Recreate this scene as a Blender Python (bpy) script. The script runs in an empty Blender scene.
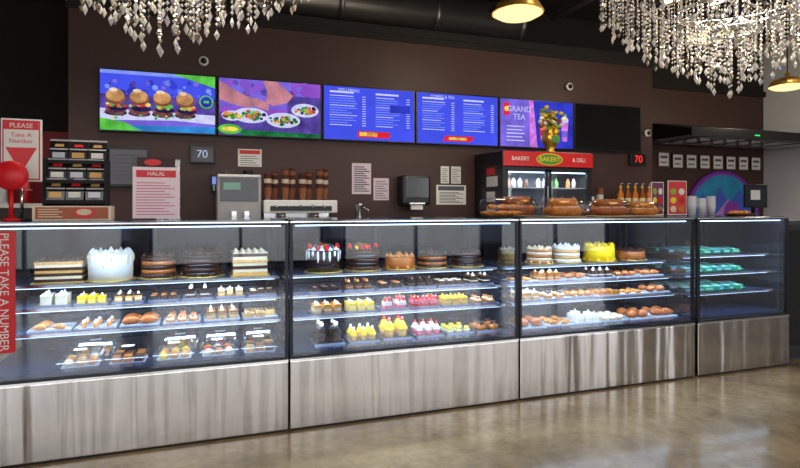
import bpy, bmesh, math, random
from mathutils import Matrix, Vector
random.seed(7)
S = bpy.context.scene
COL = S.collection
try:
    S.view_settings.view_transform = 'Standard'
except Exception:
    pass

# ------------------------------------------------------------ materials
MATS = {}
def lin(c):
    return tuple(((v/255.0)/12.92 if v/255.0 <= .04045 else ((v/255.0+.055)/1.055)**2.4) for v in c)
def mat(name, rgb, rough=.5, metal=0., emit=0., noise=0., nscale=20., trans=0., aniso=0., coat=0., bump=0., ior=1.45, alpha=1.):
    if name in MATS: return MATS[name]
    m = bpy.data.materials.new(name); m.use_nodes = True
    nt = m.node_tree; p = nt.nodes['Principled BSDF']
    c = lin(rgb)
    p.inputs['Base Color'].default_value = (*c, 1)
    p.inputs['Roughness'].default_value = rough
    p.inputs['Metallic'].default_value = metal
    p.inputs['IOR'].default_value = ior
    p.inputs['Transmission Weight'].default_value = trans
    p.inputs['Coat Weight'].default_value = coat
    p.inputs['Alpha'].default_value = alpha
    if aniso:
        p.inputs['Anisotropic'].default_value = aniso
    if emit:
        p.inputs['Emission Color'].default_value = (*c, 1)
        p.inputs['Emission Strength'].default_value = emit
    if noise or bump:
        tc = nt.nodes.new('ShaderNodeTexCoord')
        n = nt.nodes.new('ShaderNodeTexNoise'); n.inputs['Scale'].default_value = nscale
        n.inputs['Detail'].default_value = 4
        nt.links.new(tc.outputs['Object'], n.inputs['Vector'])
        if noise:
            r = nt.nodes.new('ShaderNodeValToRGB')
            r.color_ramp.elements[0].position = .3; r.color_ramp.elements[1].position = .7
            r.color_ramp.elements[0].color = (*[v*(1-noise) for v in c], 1)
            r.color_ramp.elements[1].color = (*[min(1, v*(1+noise)) for v in c], 1)
            nt.links.new(n.outputs['Fac'], r.inputs['Fac'])
            nt.links.new(r.outputs['Color'], p.inputs['Base Color'])
        if bump:
            bp = nt.nodes.new('ShaderNodeBump'); bp.inputs['Strength'].default_value = bump
            bp.inputs['Distance'].default_value = .01
            nt.links.new(n.outputs['Fac'], bp.inputs['Height'])
            nt.links.new(bp.outputs['Normal'], p.inputs['Normal'])
    MATS[name] = m
    return m
def emis(name, rgb, s=1., noise=0., nscale=9):
    if name in MATS: return MATS[name]
    m = bpy.data.materials.new(name); m.use_nodes = True
    nt = m.node_tree; nt.nodes.clear()
    o = nt.nodes.new('ShaderNodeOutputMaterial'); e = nt.nodes.new('ShaderNodeEmission')
    c = lin(rgb)
    e.inputs['Color'].default_value = (*c, 1); e.inputs['Strength'].default_value = s
    if noise:
        tc = nt.nodes.new('ShaderNodeTexCoord'); n = nt.nodes.new('ShaderNodeTexNoise')
        n.inputs['Scale'].default_value = nscale; n.inputs['Detail'].default_value = 6
        r = nt.nodes.new('ShaderNodeValToRGB')
        r.color_ramp.elements[0].position = .32; r.color_ramp.elements[1].position = .68
        r.color_ramp.elements[0].color = (*[v*(1-noise) for v in c], 1)
        r.color_ramp.elements[1].color = (*[min(1, v*(1+noise)) for v in c], 1)
        nt.links.new(tc.outputs['Object'], n.inputs['Vector']); nt.links.new(n.outputs['Fac'], r.inputs[0]); nt.links.new(r.outputs[0], e.inputs[0])
    nt.links.new(e.outputs[0], o.inputs[0]); MATS[name] = m
    return m
def glass(name, tint=(1,1,1), base=.04, edge=.55):
    if name in MATS: return MATS[name]
    m = bpy.data.materials.new(name); m.use_nodes = True
    nt = m.node_tree; nt.nodes.clear()
    o = nt.nodes.new('ShaderNodeOutputMaterial'); t = nt.nodes.new('ShaderNodeBsdfTransparent')
    t.inputs['Color'].default_value = (*tint, 1)
    g = nt.nodes.new('ShaderNodeBsdfGlossy'); g.inputs['Roughness'].default_value = .02
    lw = nt.nodes.new('ShaderNodeLayerWeight'); lw.inputs['Blend'].default_value = .5
    pw = nt.nodes.new('ShaderNodeMath'); pw.operation = 'POWER'; pw.inputs[1].default_value = 4
    ma = nt.nodes.new('ShaderNodeMath'); ma.operation = 'MULTIPLY_ADD'
    ma.inputs[1].default_value = edge; ma.inputs[2].default_value = base
    mx = nt.nodes.new('ShaderNodeMixShader')
    nt.links.new(lw.outputs['Facing'], pw.inputs[0]); nt.links.new(pw.outputs[0], ma.inputs[0])
    nt.links.new(ma.outputs[0], mx.inputs[0]); nt.links.new(t.outputs[0], mx.inputs[1])
    nt.links.new(g.outputs[0], mx.inputs[2]); nt.links.new(mx.outputs[0], o.inputs[0])
    MATS[name] = m
    return m

# ------------------------------------------------------------ mesh builder
def T(x, y, z, rz=0, s=1, rx=0, ry=0):
    return Matrix.Translation((x, y, z)) @ Matrix.Rotation(rz, 4, 'Z') @ Matrix.Rotation(ry, 4, 'Y') @ Matrix.Rotation(rx, 4, 'X') @ Matrix.Scale(s, 4)
class B:
    def __init__(s): s.v = []; s.f = []; s.mi = []; s.sm = []; s.m = []
    def add(s, vs, fs, m, smooth=False, M=None):
        if m not in s.m: s.m.append(m)
        k = s.m.index(m); o = len(s.v)
        if M is not None: vs = [M @ Vector(v) for v in vs]
        s.v += [tuple(v) for v in vs]
        for f in fs:
            s.f.append([i+o for i in f]); s.mi.append(k); s.sm.append(smooth)
        return s
    def box(s, x0, x1, y0, y1, z0, z1, m, bev=0, M=None):
        if bev <= 0:
            vs = [(x0,y0,z0),(x1,y0,z0),(x1,y1,z0),(x0,y1,z0),(x0,y0,z1),(x1,y0,z1),(x1,y1,z1),(x0,y1,z1)]
            return s.add(vs, [(0,3,2,1),(4,5,6,7),(0,1,5,4),(1,2,6,5),(2,3,7,6),(3,0,4,7)], m, False, M)
        bm = bmesh.new(); bmesh.ops.create_cube(bm, size=1)
        for v in bm.verts:
            v.co = Vector(((x0+x1)/2+v.co.x*(x1-x0), (y0+y1)/2+v.co.y*(y1-y0), (z0+z1)/2+v.co.z*(z1-z0)))
        bmesh.ops.bevel(bm, geom=bm.edges[:], offset=bev, segments=2, affect='EDGES', profile=.6)
        bm.verts.index_update()
        vs = [v.co.copy() for v in bm.verts]; fs = [[v.index for v in f.verts] for f in bm.faces]
        bm.free()
        return s.add(vs, fs, m, False, M)
    def lathe(s, pr, m, n=16, M=None, smooth=True, pleat=0):
        vs = []; fs = []
        for (r, z) in pr:
            for i in range(n):
                a = 2*math.pi*i/n; rr = r*(1+(pleat if i % 2 else -pleat))
                vs.append((rr*math.cos(a), rr*math.sin(a), z))
        for j in range(len(pr)-1):
            for i in range(n):
                i2 = (i+1) % n
                fs.append((j*n+i, j*n+i2, (j+1)*n+i2, (j+1)*n+i))
        if pr[0][0] > 1e-5: fs.append(tuple(reversed(range(n))))
        if pr[-1][0] > 1e-5: fs.append(tuple((len(pr)-1)*n+i for i in range(n)))
        return s.add(vs, fs, m, smooth, M)
    def cyl(s, x, y, z0, z1, r, m, n=16, smooth=True):
        return s.lathe([(r, z0), (r, z1)], m, n, Matrix.Translation((x, y, 0)), smooth)
    def sph(s, x, y, z, r, m, sx=1, sy=1, sz=1, n=10, k=6, M=None):
        pr = [(max(1e-4, math.sin(math.pi*j/k)), -math.cos(math.pi*j/k)) for j in range(k+1)]
        MM = Matrix.Translation((x, y, z)) @ Matrix.Diagonal((r*sx, r*sy, r*sz, 1))
        if M is not None: MM = M @ MM
        return s.lathe(pr, m, n, MM)
    def tube(s, pts, rad, m, n=8, M=None, smooth=True):
        pts = [Vector(p) for p in pts]; vs = []; fs = []
        if not hasattr(rad, '__len__'): rad = [rad]*len(pts)
        for i, p in enumerate(pts):
            d = (pts[min(i+1, len(pts)-1)]-pts[max(i-1, 0)]).normalized()
            up = Vector((0,0,1)) if abs(d.z) < .9 else Vector((1,0,0))
            a = d.cross(up).normalized(); c = a.cross(d).normalized()
            for k in range(n):
                t = 2*math.pi*k/n
                vs.append(p + (a*math.cos(t)+c*math.sin(t))*rad[i])
        for i in range(len(pts)-1):
            for k in range(n):
                k2 = (k+1) % n
                fs.append((i*n+k, i*n+k2, (i+1)*n+k2, (i+1)*n+k))
        fs.append(tuple(range(n))); fs.append(tuple((len(pts)-1)*n+k for k in reversed(range(n))))
        return s.add(vs, fs, m, smooth, M)
    def torus(s, x, y, z, R, r, m, n=32, k=8, M=None):
        vs = []; fs = []
        for i in range(n):
            a = 2*math.pi*i/n
            for j in range(k):
                t = 2*math.pi*j/k
                vs.append((x+(R+r*math.cos(t))*math.cos(a), y+(R+r*math.cos(t))*math.sin(a), z+r*math.sin(t)))
        for i in range(n):
            for j in range(k):
                fs.append((i*k+j, ((i+1)%n)*k+j, ((i+1)%n)*k+(j+1)%k, i*k+(j+1)%k))
        return s.add(vs, fs, m, True, M)
    # vertical flat shapes facing -Y
    def vrect(s, x0, x1, z0, z1, y, m):
        return s.add([(x0,y,z0),(x1,y,z0),(x1,y,z1),(x0,y,z1)], [(0,1,2,3)], m)
    def vpoly(s, pts, y, m):
        return s.add([(p[0], y, p[1]) for p in pts], [tuple(range(len(pts)))], m)
    def vdisc(s, cx, cz, rx, rz, y, m, n=24, a0=0, a1=2*math.pi):
        pts = [(cx+rx*math.cos(a0+(a1-a0)*i/n), cz+rz*math.sin(a0+(a1-a0)*i/n)) for i in range(n)]
        return s.vpoly(pts, y, m)
    def build(s, name, parent=None, recalc=True):
        xs = [v[0] for v in s.v]; ys = [v[1] for v in s.v]; zs = [v[2] for v in s.v]
        o = Vector(((min(xs)+max(xs))/2, (min(ys)+max(ys))/2, min(zs)))
        me = bpy.data.meshes.new(name)
        me.from_pydata([tuple(Vector(v)-o) for v in s.v], [], s.f)
        for m in s.m: me.materials.append(m)
        me.polygons.foreach_set('material_index', s.mi)
        me.polygons.foreach_set('use_smooth', s.sm)
        if recalc:
            bm = bmesh.new(); bm.from_mesh(me); bmesh.ops.recalc_face_normals(bm, faces=bm.faces[:]); bm.to_mesh(me); bm.free()
        me.update()
        ob = bpy.data.objects.new(name, me); ob.location = o
        COL.objects.link(ob)
        if parent:
            ob.parent = parent; ob.location = o - parent.location
        return ob
def text(name, body, size, x, y, z, m, parent=None, rot=(math.pi/2, 0, 0), align='CENTER', sx=1):
    cu = bpy.data.curves.new(name+'_c', 'FONT'); cu.body = body; cu.size = size
    cu.align_x = align; cu.align_y = 'CENTER'
    tmp = bpy.data.objects.new(name+'_t', cu); COL.objects.link(tmp)
    dg = bpy.context.evaluated_depsgraph_get(); dg.update()
    me = bpy.data.meshes.new_from_object(tmp.evaluated_get(dg))
    bpy.data.objects.remove(tmp)
    me.materials.clear(); me.materials.append(m)
    ob = bpy.data.objects.new(name, me); ob.location = (x, y, z); ob.rotation_euler = rot; ob.scale = (sx, 1, 1)
    COL.objects.link(ob)
    if parent:
        ob.parent = parent; ob.location = Vector((x, y, z)) - parent.location
    return ob
def area(name, x, y, z, sx, sy, energy, color=(1,1,1), rot=(0,0,0), parent=None):
    l = bpy.data.lights.new(name, 'AREA'); l.shape = 'RECTANGLE'; l.size = sx; l.size_y = sy
    l.energy = energy; l.color = color
    o = bpy.data.objects.new(name, l); o.location = (x, y, z); o.rotation_euler = rot
    COL.objects.link(o)
    if parent:
        o.parent = parent; o.location = Vector((x, y, z)) - parent.location
    return o

# common materials
def steel_mat():
    m = mat('brushed_steel', (184,180,177), .3, 1., aniso=.6)
    nt = m.node_tree; p = nt.nodes['Principled BSDF']
    tg = nt.nodes.new('ShaderNodeCombineXYZ'); tg.inputs[0].default_value = 1
    nt.links.new(tg.outputs[0], p.inputs['Tangent'])
    tc = nt.nodes.new('ShaderNodeTexCoord'); mp = nt.nodes.new('ShaderNodeMapping')
    mp.inputs['Scale'].default_value = (.8, 1, 300)
    n = nt.nodes.new('ShaderNodeTexNoise'); n.inputs['Scale'].default_value = 2
    r = nt.nodes.new('ShaderNodeMapRange'); r.inputs[3].default_value = .12; r.inputs[4].default_value = .24
    nt.links.new(tc.outputs['Object'], mp.inputs[0]); nt.links.new(mp.outputs[0], n.inputs['Vector'])
    nt.links.new(n.outputs['Fac'], r.inputs[0]); nt.links.new(r.outputs[0], p.inputs['Roughness'])
    # sheet-metal waviness: varies along the length, little with height
    mp2 = nt.nodes.new('ShaderNodeMapping'); mp2.inputs['Scale'].default_value = (1, .3, .08)
    n2 = nt.nodes.new('ShaderNodeTexNoise'); n2.inputs['Scale'].default_value = 4.5; n2.inputs['Detail'].default_value = 2.5
    bp = nt.nodes.new('ShaderNodeBump'); bp.inputs['Strength'].default_value = .8; bp.inputs['Distance'].default_value = .04
    nt.links.new(tc.outputs['Object'], mp2.inputs[0]); nt.links.new(mp2.outputs[0], n2.inputs['Vector']); nt.links.new(n2.outputs['Fac'], bp.inputs['Height'])
    nt.links.new(bp.outputs['Normal'], p.inputs['Normal'])
    return m
steel = steel_mat()
chrome = mat('polished_metal', (210,210,212), .18, 1.)
black = mat('black_plastic', (18,18,20), .35)
blackm = mat('matte_black', (20,19,19), .7)
dark = mat('dark_metal', (45,45,50), .3, .8)
white = mat('white_plastic', (235,235,232), .4)
paper = mat('paper_white', (232,230,224), .8)
paperp = mat('paper_pink', (225,205,215), .8)
ink = mat('ink_grey', (90,90,100), .8)
red = mat('sign_red', (214,20,34), .4)
dred = mat('dark_red', (150,16,24), .5, noise=.2, nscale=3)
cglass = glass('case_glass', (.91,.95,1), .065, .5)
clearp = glass('clear_plastic', (.98,.98,.98), .06, .5)
clamp_ = glass('clamshell_plastic', (.95,.96,.98), .16, .6)
led = emis('led_white', (190,218,255), 5.5)
gold = mat('gold_metal', (224,176,70), .3, .8)
wood = mat('wood_brown', (110,72,44), .5, noise=.3, nscale=8)

# ------------------------------------------------------------ room
wallm = mat('wall_brown_paint', (70,46,42), .5, noise=.06, nscale=2)
walld = mat('wall_dark_paint', (30,26,26), .8, noise=.1, nscale=2)
greyw = mat('wall_grey_paint', (206,208,214), .7, noise=.04, nscale=3)
ceilm = mat('ceiling_dark', (26,22,22), .85, noise=.3, nscale=2)
beige = mat('wall_beige_paint', (170,156,140), .8, noise=.04, nscale=2)
XL, XR, YF, YB, H = -5.0, 9.9, -4.2, 7.6, 4.4

def floor_mat():
    m = bpy.data.materials.new('polished_concrete'); m.use_nodes = True
    nt = m.node_tree; p = nt.nodes['Principled BSDF']
    tc = nt.nodes.new('ShaderNodeTexCoord')
    n1 = nt.nodes.new('ShaderNodeTexNoise'); n1.inputs['Scale'].default_value = 1.6; n1.inputs['Detail'].default_value = 8; n1.inputs['Roughness'].default_value = .68
    n2 = nt.nodes.new('ShaderNodeTexNoise'); n2.inputs['Scale'].default_value = 16; n2.inputs['Detail'].default_value = 8; n2.inputs['Roughness'].default_value = .7
    r = nt.nodes.new('ShaderNodeValToRGB')
    r.color_ramp.elements[0].position = .32; r.color_ramp.elements[0].color = (*lin((136,110,76)), 1)
    r.color_ramp.elements[1].position = .68; r.color_ramp.elements[1].color = (*lin((204,176,132)), 1)
    mx = nt.nodes.new('ShaderNodeMix'); mx.data_type = 'RGBA'; mx.blend_type = 'OVERLAY'; mx.inputs[0].default_value = .45
    nt.links.new(tc.outputs['Object'], n1.inputs['Vector']); nt.links.new(tc.outputs['Object'], n2.inputs['Vector'])
    nt.links.new(n1.outputs['Fac'], r.inputs[0]); nt.links.new(r.outputs[0], mx.inputs[6]); nt.links.new(n2.outputs['Fac'], mx.inputs[7])
    nt.links.new(mx.outputs[2], p.inputs['Base Color'])
    mr = nt.nodes.new('ShaderNodeMapRange'); mr.inputs[3].default_value = .08; mr.inputs[4].default_value = .30
    nt.links.new(n1.outputs['Fac'], mr.inputs[0]); nt.links.new(mr.outputs[0], p.inputs['Roughness'])
    p.inputs['Coat Weight'].default_value = .35; p.inputs['Coat Roughness'].default_value = .08
    return m
B().box(XL, XR, YF, YB+.1, -.1, 0, floor_mat()).build('floor')
B().box(XL, XR, YF, YB+.1, H, H+.1, ceilm).build('ceiling')
B().box(XL-.15, XL, YF, YB+.1, 0, H, beige).build('wall_left')
B().box(XR, XR+.15, YF, YB+.1, 0, H, greyw).build('wall_right')
b = B()
b.box(XL, 5.9, YB, YB+.15, 0, 2.25, dred); b.box(XL, 5.9, YB, YB+.15, 2.25, H, walld)
b.box(5.9, XR, YB, YB+.15, 0, 3.42, wallm); b.box(5.9, XR, YB, YB+.15, 3.42, H, walld)
b.build('wall_back')
B().box(-1.24, 6.03, 6.30, 6.48, 0, 3.40, wallm).build('wall_menu')
b = B(); b.box(-1.27, 6.06, 6.26, 6.50, 3.40, 3.50, blackm, .01); b.box(-1.26, 6.05, 6.28, 6.3, 3.33, 3.40, walld); b.build('trim_1')
B().box(6.06, XR, YB-.05, YB, 3.40, 3.50, blackm).build('trim_2')

# front (street) wall with storefront glazing behind the camera
b = B()
b.box(XL, XR, YF-.15, YF, 3.3, H, beige); b.box(XL, XR, YF-.15, YF, 0, .25, beige)
streak_piers = [(-5.0,-4.4), (-1.3,-.9), (2.3,2.7), (5.9,6.3), (9.3,9.9)]  # unseen piers, added to split the window light into vertical steel streaks
for a, c in streak_piers: b.box(a, c, YF-.15, YF, .25, 3.3, beige)
b.build('wall_front')
k = 1
for i in range(4):
    x0, x1 = streak_piers[i][1], streak_piers[i+1][0]
    b = B()
    for xx in (x0, (x0+x1)/2-.03, x1-.06): b.box(xx, xx+.06, YF-.12, YF-.03, .25, 3.3, dark)
    for zz in (.25, 2.3, 3.24): b.box(x0, x1, YF-.12, YF-.03, zz, zz+.06, dark)
    b.build('window_%d' % k); k += 1
    pl = area('window_portal', (x0+x1)/2, YF-.02, 1.78, x1-x0, 3.05, 1, rot=(math.pi/2, 0, 0))
    pl.data.cycles.is_portal = True
B().box(-30, 40, -40, YF-.2, -.15, -.05, mat('pavement', (150,148,142), .9, noise=.15, nscale=1)).build('pavement_outside')

# ceiling services
b = B()
def duct(b, x0, x1, y, z, r, m):
    b.tube([(x0, y, z), (x1, y, z)], r, m, 20)
    n = int(abs(x1-x0)/1.2)
    for i in range(n+1):
        xx = x0+(x1-x0)*i/max(1, n); b.tube([(xx-.03, y, z), (xx+.03, y, z)], r*1.05, m, 20)
duct(b, -4.8, 4.2, 6.95, 3.95, .26, mat('duct_metal', (120,118,120), .4, .9))
b.build('air_duct')
for yy, zz in ((5.2, 3.95), (2.6, 3.9)):
    b = B()
    b.box(-4.9, 9.8, yy-.04, yy+.04, zz+.25, zz+.33, blackm); b.box(-4.9, 9.8, yy-.04, yy+.04, zz-.05, zz+.02, blackm)
    for i in range(36):
        x = -4.8+i*.4
        b.tube([(x, yy, zz), (x+.2, yy, zz+.27)], .014, blackm, 5); b.tube([(x+.2, yy, zz+.27), (x+.4, yy, zz)], .014, blackm, 5)
    b.tube([(-4.9, yy-.3, zz+.1), (9.8, yy-.3, zz+.1)], .02, dark, 8)
    b.build('ceiling_truss')
b = B()
for x in (-2.5, .9, 3.4, 4.3, 5.1, 7.1):
    b.tube([(x, 1.0, 3.80), (x, 6.2, 3.80)], .035, mat('pipe_grey', (92,88,90), .5, .5), 8)
b.build('ceiling_pipes')

# ------------------------------------------------------------ display cases
CY0, CY1 = 3.42, 4.27
CASES = [(-1.10, .495), (.505, 2.095), (2.105, 3.705), (3.735, 4.76)]
SH = [(.91, 3.70), (.785, 3.64), (.655, 3.58)]
DECK = .47
SHT = .008
shelfm = mat('shelf_steel_blue', (62,84,124), .22, .6)
deckm = mat('deck_dark', (40,56,86), .22, .5)
backm = mat('case_back_dark', (18,24,36), .10, .3)
def make_case(i, x0, x1):
    b = B(); fm = dark if i < 3 else black; pw_ = .018 if i < 3 else .028
    # base
    b.box(x0, x1, CY0, CY1, .012, .425, steel, .006)
    b.box(x0+.01, x1-.01, CY0+.012, CY1-.012, 0, .012, blackm)
    b.box(x0, x1, CY0+.004, CY1, .425, .450, black)
    b.box(x0, x1, CY0-.002, CY0+.006, .425, .437, chrome)
    b.box(x0+.01, x1-.01, CY0+.03, CY1-.03, .450, DECK, deckm)
    # corner posts
    for xx in (x0, x1-pw_):
        b.box(xx, xx+pw_, CY0+.006, CY0+.03, .45, 1.25, fm)
        b.box(xx, xx+pw_, CY1-.03, CY1, .45, 1.25, black)
        b.box(xx+.006, xx+.012, CY0+.03, CY1-.03, .45, 1.25, cglass)
    # front glass, top
    b.box(x0+pw_, x1-pw_, CY0+.012, CY0+.018, .45, 1.25, cglass)
    b.box(x0, x1, CY0+.004, CY1, 1.25, 1.268, black, .003)
    b.box(x0, x1, CY0, CY0+.035, 1.262, 1.276, chrome, .003)
    b.box(x0+.02, x1-.02, CY0+.036, CY1-.03, 1.268, 1.28, mat('top_glass', (90,100,112), .08, .7))
    # back sliding doors
    b.box(x0+.018, x1-.018, CY1-.02, CY1-.008, .455, 1.25, backm)
    xm = (x0+x1)/2
    for xx in (x0+.02, xm-.015, x1-.04): b.box(xx, xx+.02, CY1-.028, CY1-.02, .46, 1.25, dark)
    # top led
    b.box(x0+.04, x1-.04, CY0+.05, CY0+.060, 1.242, 1.25, led)
    sh = SH if i < 3 else [(.95, 3.60), (.80, 3.58), (.64, 3.56)]
    for (z, y) in sh:
        b.box(x0+.02, x1-.02, y, CY1-.05, z-SHT, z, shelfm)
        b.box(x0+.02, x1-.02, y-.010, y, z-.014, z+.003, chrome)
        b.box(x0+.05, x1-.05, y+.002, y+.014, z-SHT-.010, z-SHT-.001, led)
        for xx in (x0+.02, xm-.008, x1-.032):
            b.box(xx, xx+.012, y+.05, CY1-.05, z-.035, z-SHT, dark)
    ob = b.build('display_case')
    cx = (x0+x1)/2; f = 1.0 if i < 3 else .45
    lc = (.64,.81,1)
    area('led_light', cx, CY0+.07, 1.235, x1-x0-.1, .03, 12*f, lc, (math.radians(12), 0, 0), ob)
    for (z, y) in sh:
        area('led_light', cx, y+.02, z-.025, x1-x0-.12, .02, 4.4*f, lc, (math.radians(25), 0, 0), ob)
    area('led_light', cx, CY0+.05, .50, x1-x0-.12, .02, .8*f, lc, (math.radians(120), 0, 0), ob)
    return ob
cases = [make_case(i, *c) for i, c in enumerate(CASES)]

# ------------------------------------------------------------ food
choc = mat('chocolate', (62,32,20), .3, noise=.3, nscale=30, coat=.3)
dchoc = mat('dark_chocolate', (36,19,15), .25, coat=.4)
cream = mat('cream', (224,204,166), .5, bump=.2, nscale=40)
wcream = mat('white_cream', (222,218,208), .5, bump=.2, nscale=40)
caramel = mat('caramel', (172,98,40), .3, noise=.25, nscale=25, coat=.3)
pastry = mat('golden_pastry', (196,118,42), .5, noise=.35, nscale=35, bump=.3)
bread = mat('bread_crust', (160,84,30), .5, noise=.35, nscale=18, bump=.3)
sponge = mat('sponge', (210,160,86), .8, noise=.2, nscale=60)
yellow = mat('lemon_yellow', (250,206,10), .35, noise=.1, nscale=20, coat=.3)
straw = mat('strawberry_red', (204,18,18), .25, noise=.15, nscale=60, coat=.4)
pink = mat('pink_cream', (230,106,126), .45)
green = mat('pistachio_green', (146,170,50), .45, noise=.2, nscale=50)
kiwi = mat('leaf_green', (70,140,50), .5)
blueb = mat('blueberry', (44,40,84), .35)
traym = mat('tray_silver', (150,156,168), .3, .8)
trayw = mat('tray_white', (186,190,196), .4)
board = mat('cake_board', (216,180,96), .35, .6)

def rosette(b, x, y, z, r, m):
    b.lathe([(r, 0), (r*1.05, r*.3), (r*.75, r*.7), (r*.55, r*.8), (r*.3, r*1.25), (.0001, r*1.6)], m, 8, T(x, y, z), True, .08)
def berry(b, x, y, z, r, m=straw):
    b.sph(x, y, z+r*.8, r, m, 1, 1, 1.15, 8, 5)
    b.lathe([(r*.6, 0), (.0001, r*.25)], kiwi, 5, T(x, y, z+r*1.75))
def cake(name, x, y, z, r, h, body, top, rose, fruits=(), side=None, drip=None):
    b = B()
    b.cyl(x, y, z, z+.006, r*1.18, board, 28); z0 = z+.006
    M = T(x, y, z0)
    if side:
        n = 5
        for j in range(n):
            m = body if j % 2 == 0 else side
            b.lathe([(r*(1 if j % 2 == 0 else .985), h*j/n), (r*(1 if j % 2 == 0 else .985), h*(j+1)/n)], m, 28, M)
        b.lathe([(r*1.005, h*.93), (r*.97, h*1.01), (.0001, h*1.01)], top, 28, M)
    else:
        b.lathe([(r, 0), (r*1.01, h*.5), (r, h*.9), (r*.95, h), (.0001, h)], body, 28, M)
        b.lathe([(r*.96, h*.985), (r*.9, h*1.02), (.0001, h*1.02)], top, 28, M)
    if drip:
        for j in range(18):
            a = 2*math.pi*j/18; L = h*random.uniform(.25,.6)
            b.sph(r*1.0*math.cos(a), r*1.0*math.sin(a), h*1.0-L/2, .009, drip, 1, 1, L/.018, 6, 5, M=M)
    n = max(8, int(r*90))
    for j in range(n):
        a = 2*math.pi*j/n
        rosette(b, x+r*.84*math.cos(a), y+r*.84*math.sin(a), z0+h*1.01, r*.15, rose)
        if not drip:
            b.sph(x+r*1.0*math.cos(a), y+r*1.0*math.sin(a), z0+.01, r*.1, rose, n=6, k=4)
    if fruits:
        for j in range(14):
            a = random.uniform(0, 6.28); q = r*.6*math.sqrt(random.random())
            m = random.choice(fruits)
            berry(b, x+q*math.cos(a), y+q*math.sin(a), z0+h*1.01, r*.17*random.uniform(.8,1.15), m)
        for j in range(8):
            a = 2*math.pi*j/8
            if j % 2 == 0: berry(b, x+r*.84*math.cos(a), y+r*.84*math.sin(a), z0+h*1.05, r*.18, fruits[0])
    else:
        rosette(b, x, y, z0+h*1.01, r*.2, rose)
        for j in range(10):
            a = 2*math.pi*j/10
            b.tube([(x+r*.1*math.cos(a), y+r*.1*math.sin(a), z0+h*1.03), (x+r*.6*math.cos(a+.4), y+r*.6*math.sin(a+.4), z0+h*1.035)], r*.035, rose, 5)
    return b.build(name)
def slab_cake(name, x, y, z, w, d, h, layers, topm, deco):
    b = B(); b.box(x-w/2-.015, x+w/2+.015, y-d/2-.015, y+d/2+.015, z, z+.006, board)
    n = len(layers)
    for j, m in enumerate(layers):
        q = .0 if j % 2 == 0 else .003
        b.box(x-w/2+q, x+w/2-q, y-d/2+q, y+d/2-q, z+.006+h*j/n, z+.006+h*(j+1)/n, m)
    b.box(x-w/2-.002, x+w/2+.002, y-d/2-.002, y+d/2+.002, z+.006+h, z+.012+h, topm, .002)
    for ix in range(5):
        for iy in range(3):
            rosette(b, x-w*.38+w*.76*ix/4, y-d*.35+d*.7*iy/2, z+.012+h, .014, deco)
    return b.build(name)
def croissant(b, x, y, z, L, m, rz=0):
    pts = []; rad = []
    R = L*.5
    for i in range(13):
        t = -1+2*i/12; a = t*1.15
        pts.append((R*math.sin(a), R*math.cos(a)-R*.8, L*.17))
        rad.append(L*.2*(1-abs(t)**1.8*.85)*(1.0 if i % 2 else .86))
    b.tube(pts, rad, m, 8, T(x, y, z, rz))
def item(b, kind, x, y, z, s, pal, rz=0):
    A = pal[0]; C = pal[1]; D = pal[2] if len(pal) > 2 else pal[1]
    if kind == 'croissant': croissant(b, x, y, z, s*1.15, A, rz)
    elif kind == 'slice':
        M = T(x, y, z, rz*.3); h = s*.62
        b.box(-s*.38, s*.38, -s*.44, s*.44, 0, h*.35, A, 0, M); b.box(-s*.37, s*.37, -s*.43, s*.43, h*.35, h*.5, C, 0, M)
        b.box(-s*.38, s*.38, -s*.44, s*.44, h*.5, h*.85, A, 0, M); b.box(-s*.39, s*.39, -s*.45, s*.45, h*.85, h*1.05, D, 0, M)
        rosette(b, x, y, z+h*1.05, s*.16, C)
    elif kind == 'fruitslice':
        M = T(x, y, z, rz*.3); h = s*.55
        b.box(-s*.38, s*.38, -s*.44, s*.44, 0, h*.5, A, 0, M); b.box(-s*.38, s*.38, -s*.44, s*.44, h*.5, h, C, 0, M)
        for q in (-.2, .2): berry(b, x+q*s, y-.14*s, z+h, s*.19, D)
        rosette(b, x, y+s*.2, z+h, s*.17, wcream)
    elif kind == 'tart':
        b.lathe([(s*.34, 0), (s*.46, s*.22), (s*.44, s*.24), (.0001, s*.2)], A, 14, T(x, y, z), True, .03)
        b.sph(x, y, z+s*.2, s*.38, C, 1, 1, .5, 10, 6)
        for q in range(3):
            a = 2.09*q+rz; b.sph(x+s*.18*math.cos(a), y+s*.18*math.sin(a), z+s*.40, s*.14, D, n=7, k=5)
    elif kind == 'bun':
        b.sph(x, y, z+s*.22, s*.46, A, 1, .9, .48, 12, 6, ); b.sph(x, y, z+s*.36, s*.22, C, 1.1, .7, .4, 8, 4)
    elif kind == 'eclair':
        M = T(x, y, z, rz*.3)
        b.tube([(0,-s*.56,s*.2),(0,-s*.5,s*.2),(0,0,s*.24),(0,s*.5,s*.2),(0,s*.56,s*.2)], [s*.08,s*.19,s*.23,s*.19,s*.08], A, 8, M)
        b.tube([(0,-s*.5,s*.32),(0,-s*.4,s*.34),(0,0,s*.38),(0,s*.4,s*.34),(0,s*.5,s*.32)], [s*.04,s*.12,s*.15,s*.12,s*.04], C, 8, M)
    elif kind == 'brownie':
        b.box(-s*.43, s*.43, -s*.43, s*.43, 0, s*.40, A, s*.03, T(x, y, z, rz*.1))
        for q in (-.2, 0, .2): b.tube([(x-.3*s, y+q*s-.1*s, z+s*.41), (x+.3*s, y+q*s+.1*s, z+s*.41)], s*.04, C, 5)
    elif kind == 'cup':
        b.lathe([(s*.28, 0), (s*.40, s*.40)], A, 16, T(x, y, z), True, .05)
        b.lathe([(s*.42, s*.40), (s*.45, s*.52), (s*.30, s*.66), (s*.31, s*.72), (s*.12, s*.92), (.0001, s*.98)], C, 12, T(x, y, z), True, .06)
        b.sph(x, y, z+s*.98, s*.17, D, n=8, k=5)
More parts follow.
